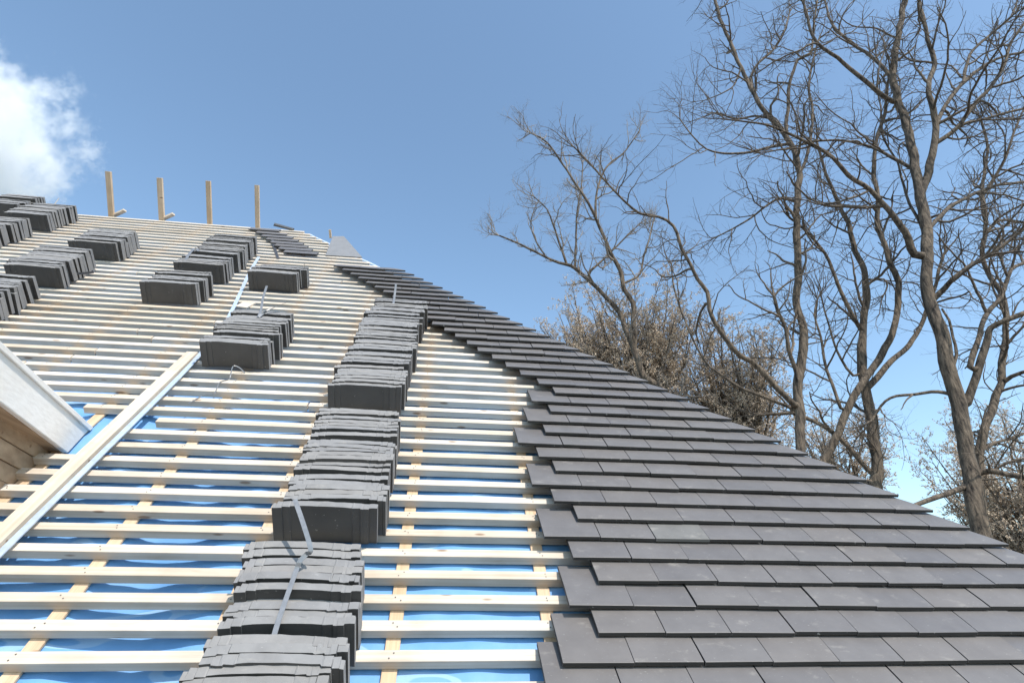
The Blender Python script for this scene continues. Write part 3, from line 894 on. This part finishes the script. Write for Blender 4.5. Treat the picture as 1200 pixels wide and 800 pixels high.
BT_ = [
 ([(934, 575), (935.6, 537), (937.5, 485), (935.6, 455), (940.5, 410), (940.5, 380), (934, 357), (934, 316), (933, 260), (935.6, 225), (937.5, 202), (930, 176), (922, 161), (909, 144), (892, 127), (881, 105), (868, 79), (857, 52), (844, 22), (834, -12)], 15, 4, .5, 0, .42),
 ([(934, 478), (930, 474), (919, 462), (900, 444), (881, 423), (866, 416), (844, 389), (832, 363), (829, 342), (817, 327), (810, 310), (799, 291), (789, 265), (772, 254), (750, 250), (731, 235), (709, 211), (690, 190), (672, 172)], 10, 2, -1.6, .1, .28),
 ([(931, 482), (924, 477), (892, 464), (870, 455), (847, 440), (825, 421), (802, 374), (789, 332), (787, 310)], 6, 2, 1.2, 0, .3),
 ([(938, 470), (935, 440), (925, 410), (921, 385), (912, 365), (907, 347)], 7, 4.5, -.6, -.1, .3),
 ([(937, 205), (944, 190), (950, 160), (952, 130), (948, 100), (953, 70), (960, 45)], 5, 2.5, .8, 0, .15),
 ([(920, 160), (923, 130), (925, 100), (935, 70), (950, 62), (954, 30), (958, 0)], 6, 2.5, -.7, 0, .15),
 ([(934, 240), (915, 232), (900, 240), (880, 255), (855, 270), (835, 280)], 5, 1.5, .7, 0, .1),
 ([(928, 172), (905, 172), (880, 178), (850, 180), (828, 175), (812, 160), (797, 140)], 5, 1.5, -.9, 0, .1),
 ([(888, 122), (880, 95), (888, 75), (905, 60), (918, 40), (925, 15)], 5, 2, .9, 0, .1),
 ([(866, 78), (860, 100), (845, 110), (825, 118)], 3, 1.2, -.5, 0, .1),
 ([(905, 140), (885, 136), (862, 140), (840, 132), (822, 138)], 4, 1.2, .6, 0, .1),
]
traced_tree('bare_tree', 'bare tree with tall dark straight trunk and a long limb reaching low left', 14.0, BT_)
AT = [
 ([(800, 480), (785, 465), (769, 451), (755, 440), (746, 418), (740, 402), (733, 385), (726, 366), (709, 347), (689, 327), (673, 314), (664, 310), (645, 304), (619, 291), (600, 282), (585, 276)], 13, 2, .6, 0, .42),
 ([(745, 412), (742, 385), (742, 355), (731, 340), (727, 317), (716, 299), (709, 280), (699, 257), (690, 239), (675, 216), (660, 194), (641, 167), (622, 156)], 9, 2, -.9, 0, .3),
 ([(728, 332), (740, 328), (750, 321), (754, 302), (761, 280), (765, 262)], 4, 2, .8, 0, .15),
 ([(692, 318), (709, 302), (724, 287), (739, 272), (750, 262)], 4, 1.8, .8, 0, .1),
 ([(666, 311), (655, 285), (648, 262), (641, 245), (625, 230)], 4, 1.5, -.6, 0, .1),
 ([(699, 254), (699, 224), (712, 194), (731, 179), (750, 152)], 4, 1.5, .8, 0, .1),
 ([(674, 314), (675, 287), (676, 250), (681, 220), (683, 190)], 4, 1.5, .8, 0, .1),
 ([(640, 300), (628, 282), (622, 262), (628, 240)], 3, 1.2, .5, 0, .1),
]
traced_tree('bare_tree', 'bare tree leaning left with pale fine twigs, nearest the ridge', 16.0, AT, dens=(0.9, 3.4, 6.0, 6.5), lens=(1.6, .95, .55, .32), gnarl=.17, lift=.10, twig=M_TWIG_PALE)

# budding trees further back: many fine twigs with dry tan buds
def budding(label, x, y, dist, wpx, hpx, n_main, seed):
    global rnd
    rnd = random.Random(seed)
    c = at(x, y, dist); z = (c - CAM).dot(FW)
    w, h = wpx * z / FPX, hpx * z / FPX
    root = empty('budding_tree', Matrix.Translation((c.x, c.y, 0)), label=label, cat='tree', group='budding trees further back')
    tr, tw, bd = Tubes(), Tubes(), Tubes()
    fork = Vector((0, 0, max(1.2, c.z - h * 1.25)))
    P = [Vector((.1, 0, 0)), fork * .5 + Vector((.1, .05, 0)), fork]
    pts, rads = smooth_path(P, [.2, .17, .14]); tr.tube(pts, rads, 10)
    ctr = Vector((0, 0, c.z))
    for k in range(n_main):
        a = 2 * math.pi * k / n_main + rnd.uniform(-.4, .4)
        rr = math.sqrt(rnd.uniform(.02, 1))
        zz = rnd.uniform(-.35, 1) * math.sqrt(max(0, 1 - rr * rr * .8))
        tip = ctr + Vector((w * rr * math.cos(a), w * .7 * rr * math.sin(a), h * zz))
        mid = fork.lerp(tip, .5) + Vector((w * .12 * rnd.gauss(0, 1), w * .12 * rnd.gauss(0, 1), -h * .05))
        pts, rads = smooth_path([fork, fork.lerp(mid, .5) + rv() * .12, mid, mid.lerp(tip, .5) + rv() * .12, tip], [.065, .05, .036, .022, .010])
        tr.tube(pts, rads, 6)
        sprout(tw, pts, rads, 3, (3.0, 5.0, 4.5), (1.0, .55, .26), .24, .10, (bd, 12, .028), .15)
    tr.build('trunk', M_BARK, root)
    cr = tw.build('crown', M_TWIG_PALE, root)
    bd.build('buds', M_BUD, root, False)
budding('bushy tan-budded tree, tallest of those behind the left leaning bare tree', 735, 398, 21, 92, 98, 78, 3)
budding('tan-budded tree lower behind the dark straight trunk', 855, 445, 22, 88, 90, 62, 4)
budding('sparse tan-budded tree low between the straight trunks', 975, 520, 24, 70, 75, 26, 5)
budding('tan-budded tree at the right edge behind the thickest trunk', 1180, 560, 20, 100, 110, 56, 6)
budding('small tan-budded tree low by the roof edge, nearest the left', 672, 412, 23, 50, 50, 34, 8)

# ------------------------------------------------------------------ ground
me = pyd('ground', [(-900, -900, 0), (900, -900, 0), (900, 900, 0), (-900, 900, 0)], [(0, 1, 2, 3)])
link('ground', me, M_GRASS, kind='structure')

# ------------------------------------------------------------------ cloud (a real volume far behind the house)
CD = 420.0
cc = at(-20, 164, CD)
zc = (cc - CAM).dot(FW)
R_c = 140 * zc / FPX
bm = bmesh.new(); bmesh.ops.create_icosphere(bm, subdivisions=3, radius=1.0)
me = bpy.data.meshes.new('cloud'); bm.to_mesh(me); bm.free()
cl = link('cloud', me, None, label='white cumulus cloud at the left edge of the blue sky', cat='cloud')
cl.location = cc; cl.scale = (R_c, R_c * .8, R_c)
m = bpy.data.materials.new('cloud_vapour'); m.use_nodes = True
nt = m.node_tree; nt.nodes.clear()
out_ = nt.nodes.new('ShaderNodeOutputMaterial')
pv = nt.nodes.new('ShaderNodeVolumePrincipled')
pv.inputs['Color'].default_value = (1, 1, 1, 1); pv.inputs['Anisotropy'].default_value = 0.15
nt.links.new(pv.outputs[0], out_.inputs['Volume'])
tc = nt.nodes.new('ShaderNodeTexCoord')
n1 = nt.nodes.new('ShaderNodeTexNoise'); n1.inputs['Scale'].default_value = 2.1; n1.inputs['Detail'].default_value = 10; n1.inputs['Roughness'].default_value = .74
mp = nt.nodes.new('ShaderNodeMapping'); mp.inputs['Location'].default_value = (3.3, 1.2, 7.4)
nt.links.new(tc.outputs['Object'], mp.inputs[0]); nt.links.new(mp.outputs[0], n1.inputs['Vector'])
ln = nt.nodes.new('ShaderNodeVectorMath'); ln.operation = 'LENGTH'
nt.links.new(tc.outputs['Object'], ln.inputs[0])
# density = max(0, 1 - r - k*(noise offset))
ma = nt.nodes.new('ShaderNodeMath'); ma.operation = 'MULTIPLY_ADD'; ma.inputs[1].default_value = 3.2; ma.inputs[2].default_value = -.98
nt.links.new(n1.outputs[0], ma.inputs[0])
sb = nt.nodes.new('ShaderNodeMath'); sb.operation = 'SUBTRACT'
nt.links.new(ma.outputs[0], sb.inputs[0]); nt.links.new(ln.outputs['Value'], sb.inputs[1])
mr = nt.nodes.new('ShaderNodeMapRange'); mr.inputs[1].default_value = 0; mr.inputs[2].default_value = .36; mr.inputs[3].default_value = 0; mr.inputs[4].default_value = .045
nt.links.new(sb.outputs[0], mr.inputs[0]); nt.links.new(mr.outputs[0], pv.inputs['Density'])
cl.data.materials.append(m)

# ------------------------------------------------------------------ light, sky, camera
S = (U * .33 + V * .23 + N * 1.0).normalized()
sun = bpy.data.lights.new('sun', 'SUN'); sun.energy = 2.7; sun.angle = math.radians(.5); sun.color = (1.0, .95, .88)
so = bpy.data.objects.new('sun', sun); col.objects.link(so)
so.rotation_euler = S.to_track_quat('Z', 'Y').to_euler()
so.location = (0, 0, 40)
w = bpy.data.worlds.new('World'); scene.world = w; w.use_nodes = True
nt = w.node_tree; nt.nodes.clear()
wo = nt.nodes.new('ShaderNodeOutputWorld'); bg = nt.nodes.new('ShaderNodeBackground')
sk = nt.nodes.new('ShaderNodeTexSky'); sk.sky_type = 'NISHITA'; sk.sun_disc = False
sk.sun_elevation = math.asin(S.z); sk.sun_rotation = math.atan2(S.x, S.y)
sk.altitude = 0; sk.air_density = 1.0; sk.dust_density = 0.7; sk.ozone_density = 0.6
bg.inputs['Strength'].default_value = .15
nt.links.new(mix(nt, 1.0, sk.outputs[0], (0.975, 1.05, 1.005), 'MULTIPLY'), bg.inputs[0]); nt.links.new(bg.outputs[0], wo.inputs[0])

cam = bpy.data.cameras.new('camera'); co = bpy.data.objects.new('camera', cam); col.objects.link(co)
cam.sensor_width = 36; cam.lens = FPX * 36 / W
cam.clip_start = .05; cam.clip_end = 3000
co.location = CAM; co.rotation_euler = (math.pi / 2 + PITCH, 0, 0)
scene.camera = co
scene.view_settings.view_transform = 'Standard'; scene.view_settings.look = 'None'
scene.view_settings.exposure = 0.82; scene.view_settings.gamma = 1.0
scene.cycles.volume_bounces = 14; scene.cycles.max_bounces = 16
scene.cycles.volume_step_rate = 1.0; scene.cycles.volume_max_steps = 256
